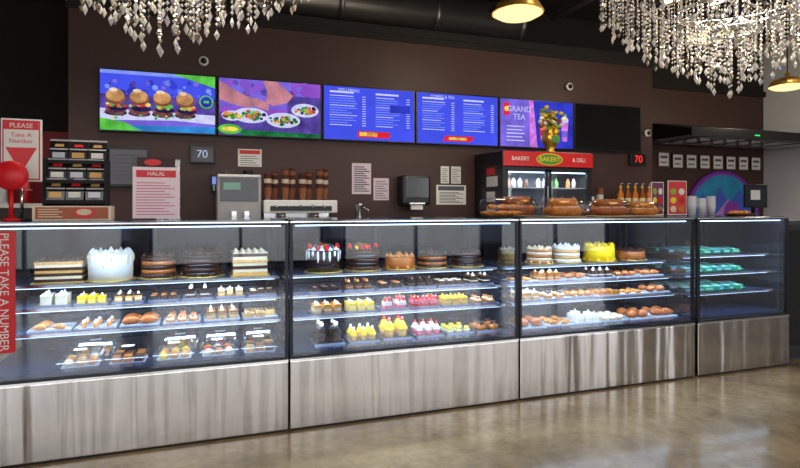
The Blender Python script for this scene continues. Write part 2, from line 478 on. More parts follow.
def tray(x, y, z, w, d, kind, nx, ny, pal, tm=traym, name='pastry_tray'):
    b = B(); t = .004
    sx = (w-.014)/nx; sy = (d-.014)/ny; s = min(sx, sy)*1.0
    for i in range(nx):
        for j in range(ny):
            if random.random() < .05: continue
            item(b, kind, x-w/2+.007+sx*(i+.5)+random.uniform(-1,1)*s*.04, y-d/2+.007+sy*(j+.5)+random.uniform(-1,1)*s*.04, z+t, s*.97, pal,
                 random.uniform(-.3,.3))
    b.v = [(v[0], v[1], z+t+(v[2]-z-t)*1.32) for v in b.v]
    b.box(x-w/2, x+w/2, y-d/2, y+d/2, z, z+t, tm)
    for q in ((x-w/2, x-w/2+t, y-d/2, y+d/2), (x+w/2-t, x+w/2, y-d/2, y+d/2), (x-w/2+t, x+w/2-t, y-d/2, y-d/2+t), (x-w/2+t, x+w/2-t, y+d/2-t, y+d/2)):
        b.box(*q, z+t, z+.010, tm)
    return b.build(name)
def clamshell(x, y, z, w, d, h, pal, kind=0, rz=0):
    # hinged clear plastic take-away box with pastries inside
    b = B(); M = T(x, y, z, rz)
    b.add([(-w*.44,-d*.44,0),(w*.44,-d*.44,0),(w*.44,d*.44,0),(-w*.44,d*.44,0),(-w*.5,-d*.5,h*.38),(w*.5,-d*.5,h*.38),(w*.5,d*.5,h*.38),(-w*.5,d*.5,h*.38)],
          [(0,3,2,1),(0,1,5,4),(1,2,6,5),(2,3,7,6),(3,0,4,7)], clamp_, False, M)
    b.box(-w*.43, w*.43, -d*.43, d*.43, .001, .005, trayw, 0, M)
    b.add([(-w*.5,-d*.5,h*.42),(w*.5,-d*.5,h*.42),(w*.5,d*.5,h*.42),(-w*.5,d*.5,h*.42),(-w*.40,-d*.40,h),(w*.40,-d*.40,h),(w*.40,d*.40,h),(-w*.40,d*.40,h)],
          [(4,5,6,7),(0,1,5,4),(1,2,6,5),(2,3,7,6),(3,0,4,7)], clamp_, False, M)
    for q in ((-w*.52,w*.52,-d*.52,-d*.49),(-w*.52,w*.52,d*.49,d*.52),(-w*.52,-w*.49,-d*.49,d*.49),(w*.49,w*.52,-d*.49,d*.49)):
        b.box(q[0], q[1], q[2], q[3], h*.375, h*.425, clamp_, 0, M)
    for i in range(3):
        for j in range(3):
            cx = (i-1)*w*.27; cy = (j-1)*d*.27; m = pal[(i*2+j) % len(pal)]; s = min(w, d)*.14
            if kind == 0: b.sph(cx, cy, .006+s*.7, s, m, 1, 1, .7, 10, 6, M=M)
            elif kind == 1: b.box(cx-s*.85, cx+s*.85, cy-s*.85, cy+s*.85, .006, .006+s*1.4, m, s*.15, M)
            else:
                b.lathe([(s*.75,.006),(s,.006+s*.7),(s*.9,.006+s*.8),(s*.4,.006+s*1.3),(.0001,.006+s*1.5)], m, 10, M @ Matrix.Translation((cx,cy,0)))
    b.add([(-w*.18,-d*.16,h+.0008),(w*.12,-d*.16,h+.0008),(w*.12,d*.06,h+.0008),(-w*.18,d*.06,h+.0008)], [(0,1,2,3)], paper, False, M)
    return b.build('pastry_clamshell')

# --- case 1 cakes
z1 = SH[0][0]; z2 = SH[1][0]; z3 = SH[2][0]
slab_cake('layer_cake', -.80, 3.90, z1, .25, .20, .12, [choc,cream,choc,sponge,choc,cream,sponge], choc, choc)
cake('white_frosted_cake', -.53, 3.87, z1, .125, .16, wcream, wcream, wcream, drip=cream)
cake('chocolate_cake', -.26, 3.90, z1, .105, .13, choc, dchoc, choc, side=caramel)
cake('chocolate_cake', .0, 3.90, z1, .125, .14, dchoc, dchoc, choc, side=choc)
slab_cake('layer_cake', .30, 3.88, z1, .22, .22, .14, [sponge,cream,choc,cream,sponge,cream,choc], cream, cream)
def row(x0, x1, y, z, d, specs, tm=traym, gap=.022):
    n = len(specs); w = (x1-x0-gap*(n-1))/n
    for i, sp in enumerate(specs):
        if sp is None: continue
        tray(x0+w/2+i*(w+gap), y+random.uniform(-.008,.008), z, w, d, sp[0], sp[1], sp[2], sp[3], tm)
P = lambda *a: list(a)
row(-.90, .46, 3.79, z2, .16, [('slice',2,2,P(cream,wcream,wcream)), ('slice',3,2,P(yellow,cream,yellow)), ('slice',3,2,P(sponge,wcream,choc)), ('brownie',3,2,P(dchoc,caramel)), ('slice',2,2,P(choc,wcream,dchoc)), ('slice',3,2,P(sponge,cream,wcream)), ('brownie',3,2,P(choc,cream))])
row(-.92, .46, 3.74, z3, .21, [('croissant',2,3,P(pastry,pastry)), ('eclair',3,2,P(pastry,wcream)), ('croissant',2,2,P(bread,pastry)), ('tart',3,3,P(pastry,cream,caramel)), ('slice',3,3,P(sponge,cream,caramel)), ('brownie',3,3,P(sponge,choc))], trayw)
for i, (pl_, kd) in enumerate(((P(cream,pastry,sponge),0), (P(caramel,choc,pastry),1), (P(yellow,sponge,pastry),2), (P(cream,straw,pastry,choc),0), (P(sponge,choc,caramel),1))):
    clamshell(-.64+i*.245, 3.60, DECK, .215, .19, .085, pl_, kd, random.uniform(-.06,.06))
    if i not in (1,): clamshell(-.60+i*.24, 3.83, DECK, .205, .19, .085, pl_[::-1], (kd+1) % 3, random.uniform(-.06,.06))
# --- case 2
cake('chocolate_strawberry_cake', .80, 3.86, z1, .115, .145, dchoc, choc, wcream, (straw,wcream,blueb,straw), drip=wcream)
cake('chocolate_strawberry_cake', 1.09, 3.88, z1, .115, .14, choc, dchoc, choc, (straw,yellow,straw,blueb), side=dchoc)
cake('caramel_cake', 1.37, 3.87, z1, .11, .085, caramel, caramel, pastry)
cake('chocolate_cake', 1.63, 3.88, z1, .11, .10, dchoc, dchoc, choc, side=caramel)
cake('chocolate_cake', 1.91, 3.87, z1, .11, .10, choc, dchoc, dchoc, side=dchoc)
row(.68, 2.06, 3.79, z2, .16, [('brownie',3,2,P(dchoc,choc)), ('slice',3,2,P(choc,caramel,dchoc)), ('brownie',2,2,P(dchoc,caramel)), ('slice',3,2,P(dchoc,choc,dchoc)), ('brownie',3,2,P(choc,cream)), ('slice',2,2,P(dchoc,cream,choc))])
row(.68, 2.06, 3.71, z3, .16, [('slice',3,2,P(sponge,wcream,pastry)), ('slice',3,2,P(yellow,wcream,yellow)), ('fruitslice',2,2,P(pink,wcream,straw)), ('fruitslice',3,2,P(straw,pink,straw)), ('slice',3,2,P(sponge,yellow,yellow)), ('tart',2,2,P(pastry,cream,caramel))])
row(.68, 2.05, 3.66, DECK, .20, [('cup',2,2,P(choc,dchoc,cream)), ('cup',3,2,P(sponge,yellow,wcream)), ('cup',2,2,P(sponge,yellow,straw)), ('cup',3,2,P(pink,wcream,straw)), ('tart',3,3,P(cream,green,yellow)), ('tart',2,2,P(pastry,caramel,choc))], traym, .030)
# --- case 3
cake('caramel_cake', 2.33, 3.95, z1, .09, .10, sponge, caramel, cream)
cake('caramel_cake', 2.55, 3.86, z1, .10, .11, caramel, sponge, cream, side=cream)
cake('white_frosted_cake', 2.81, 3.87, z1, .11, .12, wcream, wcream, wcream, side=sponge)
cake('lemon_cake', 3.14, 3.87, z1, .125, .12, yellow, yellow, yellow)
cake('chocolate_cake', 3.47, 3.88, z1, .12, .07, caramel, choc, choc)
row(2.2, 3.66, 3.79, z2, .18, [('croissant',2,3,P(pastry,pastry)), ('slice',3,2,P(pastry,cream,caramel)), ('croissant',2,2,P(bread,pastry)), ('slice',3,2,P(choc,wcream,choc)), ('bun',3,2,P(bread,caramel)), ('croissant',2,2,P(bread,bread))], trayw)
row(2.2, 3.66, 3.72, z3, .19, [('slice',3,2,P(sponge,wcream,cream)), ('tart',2,2,P(pastry,cream,choc)), ('bun',3,2,P(pastry,cream)), ('brownie',3,2,P(pastry,choc)), ('croissant',2,3,P(pastry,pastry)), ('bun',2,2,P(bread,caramel))], trayw)
row(2.18, 3.66, 3.66, DECK, .23, [('bun',2,2,P(bread,pastry)), ('croissant',2,3,P(pastry,pastry)), ('slice',3,3,P(wcream,cream,wcream)), ('bun',3,3,P(cream,pastry)), ('bun',2,2,P(bread,bread)), ('croissant',2,2,P(bread,bread))], trayw)
# --- case 4 : teal packets
teal = mat('packet_teal', (16,130,118), .3, noise=.15, nscale=30)
tgreen = mat('packet_green', (34,150,104), .3)
plab = mat('packet_label', (190,220,214), .5)
for z, y in ((.95,3.60),(.80,3.58),(.64,3.56)):
    b = B()
    for i in range(7):
        for j in range(3):
            if i == 6 and j != 1: continue
            cx = 3.84+i*.112; cy = y+.08+j*.16
            M = T(cx, cy, z+.001, random.uniform(-.35,.35))
            m = [teal, teal, tgreen][(i+j) % 3]; hh = .046
            b.box(-.047, .047, -.05, .05, .0, hh, m, .012, M)
            for sg_ in (-1, 1):
                b.add([(-.046,sg_*.048,.016),(.046,sg_*.048,.016),(.048,sg_*.068,.020),(-.048,sg_*.068,.020),(-.046,sg_*.048,.022),(.046,sg_*.048,.022),(.048,sg_*.068,.023),(-.048,sg_*.068,.023)],
                      [(0,3,2,1),(4,5,6,7),(0,1,5,4),(1,2,6,5),(2,3,7,6),(3,0,4,7)], m, False, M)
            b.add([(-.028,-.030,hh+.0005),(.028,-.030,hh+.0005),(.028,.012,hh+.0005),(-.028,.012,hh+.0005)], [(0,1,2,3)], plab, False, M)
            b.add([(-.03,-.0505,.014),(.03,-.0505,.014),(.03,-.0505,.032),(-.03,-.0505,.032)], [(0,1,2,3)], plab, False, M)
    b.build('snack_packets')

# ------------------------------------------------------------ things on top of the cases
TOP = 1.281
b = B()
b.lathe([(.06,0),(.06,.008),(.014,.016)], black, 20, T(-1.0, 3.86, TOP))
b.cyl(-1.0, 3.86, TOP+.01, 1.52, .009, chrome, 10)
b.box(-1.105, -.895, 3.852, 3.866, 1.51, 1.88, white, .006)
b.box(-1.095, -.905, 3.849, 3.852, 1.52, 1.87, red)
b.box(-1.088, -.912, 3.847, 3.849, 1.527, 1.863, paper)
b.vpoly([(-1.08,1.71),(-.92,1.71),(-1.0,1.56)], 3.8460, red)
b.vrect(-1.088, -.912, 1.815, 1.863, 3.8460, red)
ob = b.build('number_sign')
text('sign_text', 'PLEASE', .038, -1.0, 3.8450, 1.838, paper, ob)
text('sign_text2', 'Take A\nNumber', .036, -1.0, 3.8450, 1.765, red, ob)
b = B()
b.lathe([(.045,0),(.045,.01),(.012,.02)], red, 16, T(-1.0, 3.66, TOP))
b.cyl(-1.0, 3.66, TOP+.01, 1.47, .012, red, 10)
b.lathe([(.0001,-.03),(.07,-.03),(.082,-.015),(.082,.015),(.07,.03),(.0001,.03)], red, 24, T(-1.0, 3.66, 1.535, rx=math.pi/2))
b.box(-.99, -.915, 3.645, 3.675, 1.462, 1.50, red, .004)
b.box(-.93, -.90, 3.65, 3.67, 1.455, 1.457, paper)
b.build('ticket_dispenser')
b = B(); b.box(-1.035, -.918, 3.4285, 3.4315, .60, 1.235, red)
ob = b.build('take_a_number_sign')
text('sign_text', 'PLEASE TAKE A NUMBER', .056, -.968, 3.4275, .918, white, ob, (math.pi/2, math.pi/2, 0))
# coffee bag rack
bagm = mat('bag_black', (26,22,24), .25, coat=.4); bagg = mat('bag_gold', (210,164,96), .35, .3); bags = mat('bag_silver', (205,205,212), .3, .4)
b = B()
b.box(-.91, -.56, 3.88, 4.11, TOP, TOP+.012, blackm, .003)
b.box(-.90, -.57, 4.09, 4.10, TOP, 1.74, blackm)
for xx in (-.905, -.573): b.box(xx, xx+.008, 3.90, 4.10, TOP, 1.66, blackm)
for lv in range(3):
    zb = TOP+.10+lv*.125
    b.box(-.897, -.573, 3.89+lv*.045, 4.09, zb, zb+.006, blackm)
    b.box(-.897, -.573, 3.885+lv*.045, 3.89+lv*.045, zb, zb+.022, blackm)
    for i in range(3):
        cx = -.842+i*.107; M = T(cx, 3.935+lv*.045, zb+.007, random.uniform(-.1,.1), 1.42, math.radians(-10))
        b.add([(-.034,-.016,0),(.034,-.016,0),(.034,.016,0),(-.034,.016,0),(-.036,-.020,.045),(.036,-.020,.045),(.036,.020,.045),(-.036,.020,.045),(-.036,-.003,.092),(.036,-.003,.092),(.036,.003,.092),(-.036,.003,.092),(-.037,-.001,.108),(.037,-.001,.108),(.037,.001,.108),(-.037,.001,.108)],
              [(0,1,5,4),(1,2,6,5),(2,3,7,6),(3,0,4,7),(4,5,9,8),(5,6,10,9),(6,7,11,10),(7,4,8,11),(8,9,13,12),(9,10,14,13),(10,11,15,14),(11,8,12,15),(12,13,14,15)], bagm, False, M)
        b.add([(-.024,-.0205,.018),(.024,-.0205,.018),(.024,-.0215,.042),(-.024,-.0215,.042)], [(0,1,2,3)], (bagg, paper, bags)[(i+lv) % 3], False, M)
        b.add([(-.035,-.0170,.055),(.035,-.0170,.055),(.035,-.0145,.062),(-.035,-.0145,.062)], [(0,1,2,3)], bags, False, M)
        b.add([(-.018,-.0115,.070),(.018,-.0115,.070),(.016,-.0065,.084),(-.016,-.0065,.084)], [(0,1,2,3)], red if (i+lv) % 2 else bagg, False, M)
        b.add([(-.037,-.0030,.098),(.037,-.0030,.098),(.037,-.0025,.106),(-.037,-.0025,.106)], [(0,1,2,3)], bags, False, M)
b.build('coffee_bag_rack')
b = B()
b.box(-.90, -.50, 3.66, 3.80, TOP, TOP+.085, mat('cream_card', (235,215,190), .6), .003)
b.vrect(-.885, -.515, TOP+.01, TOP+.078, 3.658, mat('card_brown', (176,96,66), .6))
b.vdisc(-.64, TOP+.045, .055, .032, 3.6570, red); b.vdisc(-.64, TOP+.05, .040, .018, 3.6560, cream)
for i in range(4): b.vrect(-.87, -.75-.02*(i%2), TOP+.02+i*.014, TOP+.026+i*.014, 3.657, cream)
b.build('tea_box')
# printed menu in acrylic stand
b = B()
b.box(-.41, -.13, 3.80, 3.88, TOP, TOP+.005, clearp)
b.box(-.41, -.13, 3.84, 3.843, TOP+.005, TOP+.395, clearp)
b.box(-.405, -.135, 3.836, 3.839, TOP+.008, TOP+.33, mat('menu_pinkwhite', (244,222,230), .6))
b.box(-.38, -.16, 3.837, 3.8395, TOP+.33, TOP+.39, mat('dark_card', (60,34,38), .6))
b.vdisc(-.29, TOP+.36, .05, .02, 3.8365, red)
b.vrect(-.385, -.155, TOP+.265, TOP+.31, 3.8350, red)
for i in range(12): b.vrect(-.385, -.16-.03*(i%3), TOP+.03+i*.018, TOP+.036+i*.018, 3.8350, mat('ink_pink', (214,120,140), .7))
ob = b.build('menu_stand')
text('menu_text', 'HALAL', .034, -.27, 3.8340, TOP+.287, white, ob)

# bread bags on top of case 3
card = mat('bread_tray_card', (190,160,116), .6)
def bread_bag(x, y, L, W, Hh, rz, m, style=0, flip=1):
    b = B(); M = T(x, y, TOP+.003, rz) @ Matrix.Diagonal((flip, 1, 1, 1))
    b.box(-L/2, L/2, -W/2, W/2, -.002, .008, card if style == 0 else blackm, .003, M)
    if style == 0:      # long scored loaves, stacked
        for j, (yy, zz) in enumerate(((-W*.3,0), (0,0), (W*.3,0), (-W*.14,.5), (W*.16,.5))):
            n = 11; pts = []; rad = []; rr_ = Hh*.29
            for i in range(n):
                t = -1+2*i/(n-1); pts.append((t*L*(.45 if zz == 0 else .38), yy, .008+rr_+zz*Hh*.85)); rad.append(rr_*math.sqrt(max(.02, 1-t**4))*(1 if i % 2 else .93))
            b.tube(pts, rad, m, 12, M)
            for i in range(4):
                cx = -L*.28+L*.56*i/3; zt = .008+rr_*1.93+zz*Hh*.85
                b.tube([(cx-.018, yy-Hh*.14, zt-.012), (cx, yy, zt), (cx+.018, yy+Hh*.14, zt-.012)], .006, sponge, 5, M)
    else:               # croissants heaped
        for i in range(3):
            for j in range(2):
                cx = -L*.32+L*.32*i; cy = -W*.22+W*.44*j
                bb = B(); croissant(bb, cx, cy, .01, L*.36, m, .4*(i-1)); b.add(bb.v, bb.f, m, True, M)
        for i in range(3):
            bb = B(); croissant(bb, -L*.26+L*.26*i, -.01, .06, L*.35, m, .5-.4*i); b.add(bb.v, bb.f, m, True, M)
    bb = B(); bb.tube([(p,0,0) for p in (-L*.56,-L*.5,-L*.25,L*.25,L*.5,L*.56,L*.66)], [Hh*.1,Hh*.44,Hh*.54,Hh*.54,Hh*.42,Hh*.10,Hh*.28], clearp, 14)
    b.add([(v[0], v[1]*W/Hh, v[2]+Hh*.55) for v in bb.v], bb.f, clearp, True, M)
    if style == 0:
        b.add([(-L*.16,-W*.40,Hh*.80),(L*.08,-W*.40,Hh*.80),(L*.08,-W*.15,Hh*1.04),(-L*.16,-W*.15,Hh*1.04)], [(0,1,2,3)], mat('label_orange', (236,170,60), .5), False, M)
    return b.build('bread_bag')
bread_bag(2.11, 3.68, .30, .22, .135, -.2, pastry, 1)
bread_bag(2.40, 3.96, .30, .22, .150, .15, bread, 0, -1)
bread_bag(2.63, 3.66, .30, .22, .135, -.3, pastry, 0)
bread_bag(2.84, 3.97, .30, .20, .13, .1, pastry, 1)
bread_bag(3.08, 3.68, .30, .20, .13, -.35, bread, 0, -1)
bread_bag(3.25, 3.99, .28, .20, .12, .05, pastry, 1)
bread_bag(3.46, 3.74, .28, .20, .115, -.2, pastry, 0)
# counter menus + cups on case 4
def stand_card(x0, x1, z1, y, m, name):
    b = B()
    b.box(x0-.005, x1+.005, y-.02, y+.05, TOP, TOP+.006, clearp)
    b.box(x0, x1, y, y+.004, TOP+.006, z1, paper); b.vrect(x0+.006, x1-.006, TOP+.014, z1-.006, y-.001, m)
    w = x1-x0
    for r in range(3):
        for c in range(2):
            b.vdisc(x0+w*(.28+.44*c), TOP+.06+r*.08, w*.16, .03, y-.002, [cream, pastry, yellow, straw, green, wcream][(r*2+c) % 6], 14)
    return b.build(name)
stand_card(3.80, 3.94, 1.585, 3.98, mat('poster_purple', (120,50,90), .5), 'promo_stand')
stand_card(3.99, 4.21, 1.60, 3.98, mat('poster_red', (205,60,60), .5), 'promo_stand')
for (cx, cy, n) in ((4.38,4.08,6),(4.50,4.08,5),(4.62,4.08,6)):
    b = B()
    for i in range(n):
        b.lathe([(.030, 0),(.041, .09),(.043,.092)], mat('cup_plastic', (225,225,225), .3) , 18, T(cx, cy, TOP+i*.018))
    b.build('plastic_cup_stack')
b = B(); b.lathe([(.0001,0),(.1,0),(.13,.02),(.135,.022),(.1,.006),(.0001,.006)], mat('bowl_brown', (130,90,60), .4), 24, T(4.58, 3.75, TOP)); 
for i in range(9):
    a = i*.7; b.sph(4.58+.06*math.cos(a), 3.75+.06*math.sin(a), TOP+.025, .022, pastry, n=8, k=5)
b.build('sample_bowl')

# ------------------------------------------------------------ wall screens
SX0 = -.965; SP = 1.124; SW = 1.112; SZ0, SZ1 = 2.115, 2.745; SY = 6.225
def E(n, c, s=1.0, ns=.35, sc=14): return emis('screen_'+n, c, s, ns, sc)
blue = E('blue', (70,84,236), 1, .12, 3); vio = E('violet', (120,100,216), 1, .3, 5); dblue = E('deep_blue', (50,58,190), 1, .3, 5); sky = E('sky', (128,150,250), 1, .2, 8); sdv = E('dusk', (82,66,150), 1, .5, 8)
sw = E('white', (204,208,250), 1, .15, 20); sg = E('green', (90,190,70), 1, .3, 10); sbr = E('brown', (140,84,60)); slb = E('bun', (196,146,96)); srd = E('red', (225,40,60), 1, .15)
syl = E('yellow', (236,200,80)); spk = E('pink', (206,120,220)); ssk = E('skin', (186,124,136), 1, .35, 6); sdk = E('dark', (40,30,72), 1, .5); stl = E('teal', (50,130,204), 1, .3, 6)
sor = E('orange', (235,130,60)); sgd = E('dgreen', (30,110,60), 1, .5, 12); smg = E('magenta', (140,80,196), 1, .25, 4); shi = E('highlight', (236,200,166))
soff = mat('screen_off', (12,12,14), .15)
for i in range(6):
    x0 = SX0+i*SP; x1 = x0+SW; w = SW-.03; h = SZ1-SZ0-.03; ax = x0+.015; az = SZ0+.015
    b = B(); b.box(x0, x1, SY, 6.262, SZ0, SZ1, black, .005)
    b.box(x0+.3, x1-.3, 6.262, 6.279, SZ0+.15, SZ1-.15, blackm)
    L = [SY-.0015-.0012*k for k in range(8)]
    def R(u0,v0,u1,v1,m,l=1): b.vrect(ax+u0*w, ax+u1*w, az+v0*h, az+v1*h, L[l], m)
    def D(u,v,r,m,l=1,asp=1): b.vdisc(ax+u*w, az+v*h, r*w, r*w*asp, L[l], m)
    def PG(p, m, l=1): b.vpoly([(ax+u*w, az+v*h) for u,v in p], L[l], m)
    rr = random.Random(i+3)
    if i == 5:
        b.vrect(ax, ax+w, az, az+h, L[0], soff); b.build('menu_screen'); continue
    R(0,0,1,1, [vio, smg, blue, blue, vio][i], 0)
    if i == 0:
        R(0,.6,1,1, blue); R(0,.2,1,.6, sdv)
        for k in range(30): D(rr.uniform(.04,.96), rr.uniform(.62,.86), rr.uniform(.01,.035), rr.choice([sky,vio,sdv,dblue]), 2)
        PG([(0,.16),(.62,.2),(1,.16),(1,.32),(0,.36)], sw, 2)
        for k, u in enumerate((.13,.33,.53,.73)):
            D(u,.29,.095,sdk,3,.3); D(u,.33,.088,sbr,3,.5); D(u+.015,.37,.086,sdk,4,.3)
            for q in range(11): D(u+rr.uniform(-.08,.08),.42+rr.uniform(-.03,.03),rr.uniform(.014,.026),rr.choice([sg,sgd,srd,syl]),4,.7)
            D(u,.54,.084,sbr,5,.72); D(u-.005,.58,.076,slb,6,.78); D(u-.02,.67,.036,shi,7,.5)
        for q in range(14): D(rr.uniform(.1,.8), rr.uniform(.2,.27), .012, rr.choice([sg,syl,sgd]), 6, .8)
        PG([(0,0),(.36,0),(.2,.14),(0,.2)], sg, 3); PG([(.3,0),(1,0),(1,.12),(.22,.09)], stl, 3)
        D(.92,.55,.065,sg,5); D(.92,.55,.052,dblue,6); R(.895,.53,.945,.57,sg,7)
        R(0,.94,1,1,sky,3); PG([(.62,1),(1,1),(1,.8)], sg, 4)
    elif i == 1:
        R(0,.5,.7,1,vio)
        for k in range(24): D(rr.uniform(.04,.96), rr.uniform(.72,.94), rr.uniform(.02,.05), rr.choice([sdv,smg,vio]), 1)
        PG([(0,.62),(.12,.55),(.25,.5),(.36,.53),(.44,.60),(.40,.66),(.30,.68),(.2,.75),(0,.95)], ssk, 2)
        for q in range(3): PG([(.34,.62-q*.05),(.47,.56-q*.05),(.48,.60-q*.05),(.36,.67-q*.05)], ssk, 3)
        PG([(.55,1),(.72,.76),(.66,.62),(.52,.55),(.45,.62),(.46,.8),(.42,1)], ssk, 3)
        R(.0,.0,1,.40,sdv,1); R(.66,.0,1,.75,sdv,2)
        D(.30,.36,.17,sw,3,.45); D(.62,.30,.17,sw,3,.45); D(.84,.50,.14,sw,3,.5); D(.12,.34,.10,sw,3,.5)
        for k in range(190):
            c = rr.choice([(.30,.36,.14),(.62,.30,.14),(.84,.50,.12),(.12,.34,.09)]); a = rr.uniform(0,6.28); q = rr.random()*c[2]
            D(c[0]+q*math.cos(a), c[1]+q*math.sin(a)*.6, rr.uniform(.008,.024), rr.choice([sg,sor,sgd,slb,sbr,sgd,syl,srd,sdk]), 4+k%3, .8)
        D(.1,.1,.11,sg,5,.45); D(.1,.1,.08,syl,6,.3); PG([(.2,0),(1,0),(1,.07),(.2,.1)], sgd, 4)
    elif i in (2,3):
        for c in range(2):
            u = .06+c*.5
            R(u,.88,u+.26,.915,sw,2)
            for k in range(13):
                v = .82-k*.046; R(u,v,u+rr.uniform(.18,.3),v+.013,sky if k%4 else sw,2); R(u+.35,v,u+.39,v+.013,sw,2)
        if i == 2: R(.36,.05,.72,.17,srd,3); R(.38,.08,.58,.15,syl,4); R(.72,.55,.95,.7,dblue,3)
        else: PG([(.3,.05),(.66,.05),(.7,.16),(.34,.16)], srd, 3); R(.38,.08,.6,.13,syl,4)
    elif i == 4:
        PG([(.5,0),(1,0),(1,1),(.42,1)], dblue, 1); PG([(.40,.0),(.5,.0),(.44,1),(.38,1)],spk,2)
        for k in range(5): R(.08,.42-k*.075,.08+.24-.03*(k%2),.44-k*.075,sw,2)
        R(.04,.66,.12,.92,srd,2); D(.08,.79,.03,syl,3)
        for k, u in enumerate((.58,.72,.88)):
            PG([(u-.035,.15),(u+.035,.15),(u+.055,.6),(u-.055,.6)], [sor,syl,spk][k], 3); PG([(u-.04,.25),(u+.04,.25),(u+.045,.38),(u-.045,.38)], [srd,sor,vio][k], 4); D(u,.62,.055,sw,4,.7); D(u,.66,.035,shi,5,.7); D(u+.01,.72,.02,sg,5)
    b.build('menu_screen', recalc=False)
sc = [o for o in bpy.data.objects if o.name.startswith('menu_screen')]
text('screen_text', 'DELI MENU', .05, SX0+2*SP+.30, SY-.009, SZ1-.055, sw, sc[2])
text('screen_text', 'BAKERY', .05, SX0+2*SP+.6, SY-.009, SZ0+.085, srd, sc[2])
text('screen_text', 'COFFEE & TEA', .05, SX0+3*SP+.34, SY-.009, SZ1-.055, sw, sc[3])
text('screen_text', 'GRAND\nTEA', .10, SX0+4*SP+.28, SY-.009, SZ0+.44, sw, sc[4])

# ------------------------------------------------------------ things on the menu wall
WY = 6.299
def wall_paper(x0, x1, z0, z1, name='notice_paper', m=paper, rows=8, head=None, Y=WY):
    b = B(); b.box(x0, x1, Y-.003, Y, z0, z1, m)
    hh = z1-z0; w = x1-x0
    if head: b.vrect(x0+w*.06, x1-w*.06, z1-hh*.28, z1-hh*.06, Y-.004, head)
    for i in range(rows):
        z = z0+hh*.08+i*hh*(.6 if head else .85)/rows
        b.vrect(x0+w*.1, x1-w*(.1+.25*(i%3)/2), z, z+hh*.035, Y-.004, ink)
    return b.build(name, recalc=False)
wall_paper(.37, .62, 1.80, 1.99, head=red, rows=5)
wall_paper(1.64, 1.87, 1.51, 1.87, m=paperp, rows=12); wall_paper(1.90, 2.09, 1.44, 1.70, m=paperp)
wall_paper(2.76, 2.87, 1.65, 1.86); wall_paper(2.90, 3.03, 1.65, 1.86); wall_paper(2.70, 3.10, 1.39, 1.63, head=ink)
b = B(); b.box(-.97,-.50,6.26,6.299,1.56,1.97,black,.006); b.vrect(-.94,-.53,1.59,1.94,6.259,mat('board_slate',(92,92,100),.3)); 
for i in range(7): b.vrect(-.9,-.62+.03*(i%3),1.64+i*.04,1.65+i*.04,6.2585,ink)
b.build('notice_board', recalc=False)
def digi(x0, x1, z0, z1, s, tcol, nm, k=.85):
    b = B(); b.box(x0,x1,6.25,6.279,z0,z1,black,.006); b.vrect(x0+.02,x1-.02,z0+.02,z1-.02,6.249,mat('digi_face',(30,30,38),.2))
    ob = b.build(nm, recalc=False); text('digits', s, (z1-z0)*k, (x0+x1)/2, 6.247, (z0+z1)/2, tcol, ob); return ob
digi(-.12,.13,1.82,2.01,'70',emis('digit_white',(190,200,230),.9),'digital_number_display', .6)
digi(5.60,5.88,1.94,2.105,'70',emis('digit_red',(255,40,40),1.6),'digital_number_display')
# towel dispenser
b = B(); b.box(2.19,2.54,6.08,6.299,1.38,1.73,black,.03); b.box(2.22,2.51,6.072,6.082,1.47,1.70,mat('smoke_plastic',(60,62,70),.15),.003); b.box(2.27,2.46,6.07,6.10,1.395,1.41,chrome); b.box(2.29,2.44,6.09,6.092,1.33,1.40,paper)
b.build('paper_towel_dispenser')
# dome cameras
for x, z in ((.02,2.90),(4.61,2.96),(5.92,2.40)):
    b = B(); b.lathe([(.050,0),(.050,.03),(.04,.035)], white, 20, T(x, 6.285, z, rx=math.pi/2)); b.sph(x, 6.250, z, .032, black, n=16, k=8)
    b.build('security_camera')
b = B(); b.box(.09,.21,6.24,6.299,1.52,1.70,black,.008); b.vrect(.105,.195,1.60,1.68,6.239,E('sky',(110,130,245))); 
for i in range(3):
    for j in range(3): b.box(.115+i*.03,.13+i*.03,6.236,6.24,1.535+j*.02,1.547+j*.02,white)
b.build('wall_phone')

# ------------------------------------------------------------ back counter
b = B(); b.box(-1.15,5.9,5.60,6.28,.08,.96,mat('cabinet_dark',(56,44,40),.5,noise=.1,nscale=3)); b.box(-1.15,5.9,5.66,6.28,0,.08,blackm)
b.box(-1.18,5.92,5.56,6.29,.96,1.0,mat('counter_stone',(120,116,112),.25,noise=.25,nscale=40),.005)
for i in range(11):
    x = -1.13+i*.64; b.box(x+.01,x+.62,5.585,5.60,.12,.92,mat('cabinet_door',(70,54,48),.45),.004); b.box(x+.56,x+.575,5.565,5.585,.5,.65,chrome)
b.build('back_counter')
CT = 1.001
b = B(); b.box(.14,.56,5.72,6.15,CT,1.68,mat('machine_grey',(170,168,168),.4),.015); b.box(.17,.53,5.712,5.72,1.42,1.64,mat('machine_panel',(60,60,66),.2),.002); b.vrect(.20,.36,1.53,1.60,5.71,mat('lcd_green',(120,170,150),.3))
b.box(.15,.55,5.70,5.72,1.655,1.68,white,.003)
b.box(.2,.5,5.60,5.72,CT,1.06,dark,.004); b.box(.27,.32,5.66,5.72,1.22,1.32,chrome,.004); b.box(.39,.44,5.66,5.72,1.22,1.32,chrome,.004); b.cyl(.25,5.9,1.68,1.74,.06,clearp); b.cyl(.44,5.9,1.68,1.73,.05,black)
b.build('coffee_machine')
b = B(); b.box(.60,1.30,5.70,6.18,CT+.03,1.14,chrome,.01); b.box(.60,1.30,5.95,6.18,1.1,1.40,chrome,.01); b.box(.58,1.32,5.66,6.20,1.30,1.43,white,.012)
b.box(.64,1.26,5.655,5.66,1.32,1.37,black); 
for i in range(5): b.cyl(.70+i*.12,5.65,1.35,1.38,.015,chrome,12)
for i in range(2):
    b.cyl(.78+i*.34,5.80,1.24,1.30,.035,chrome); b.tube([(.78+i*.34,5.80,1.25),(.78+i*.34,5.62,1.23)],.012,black)
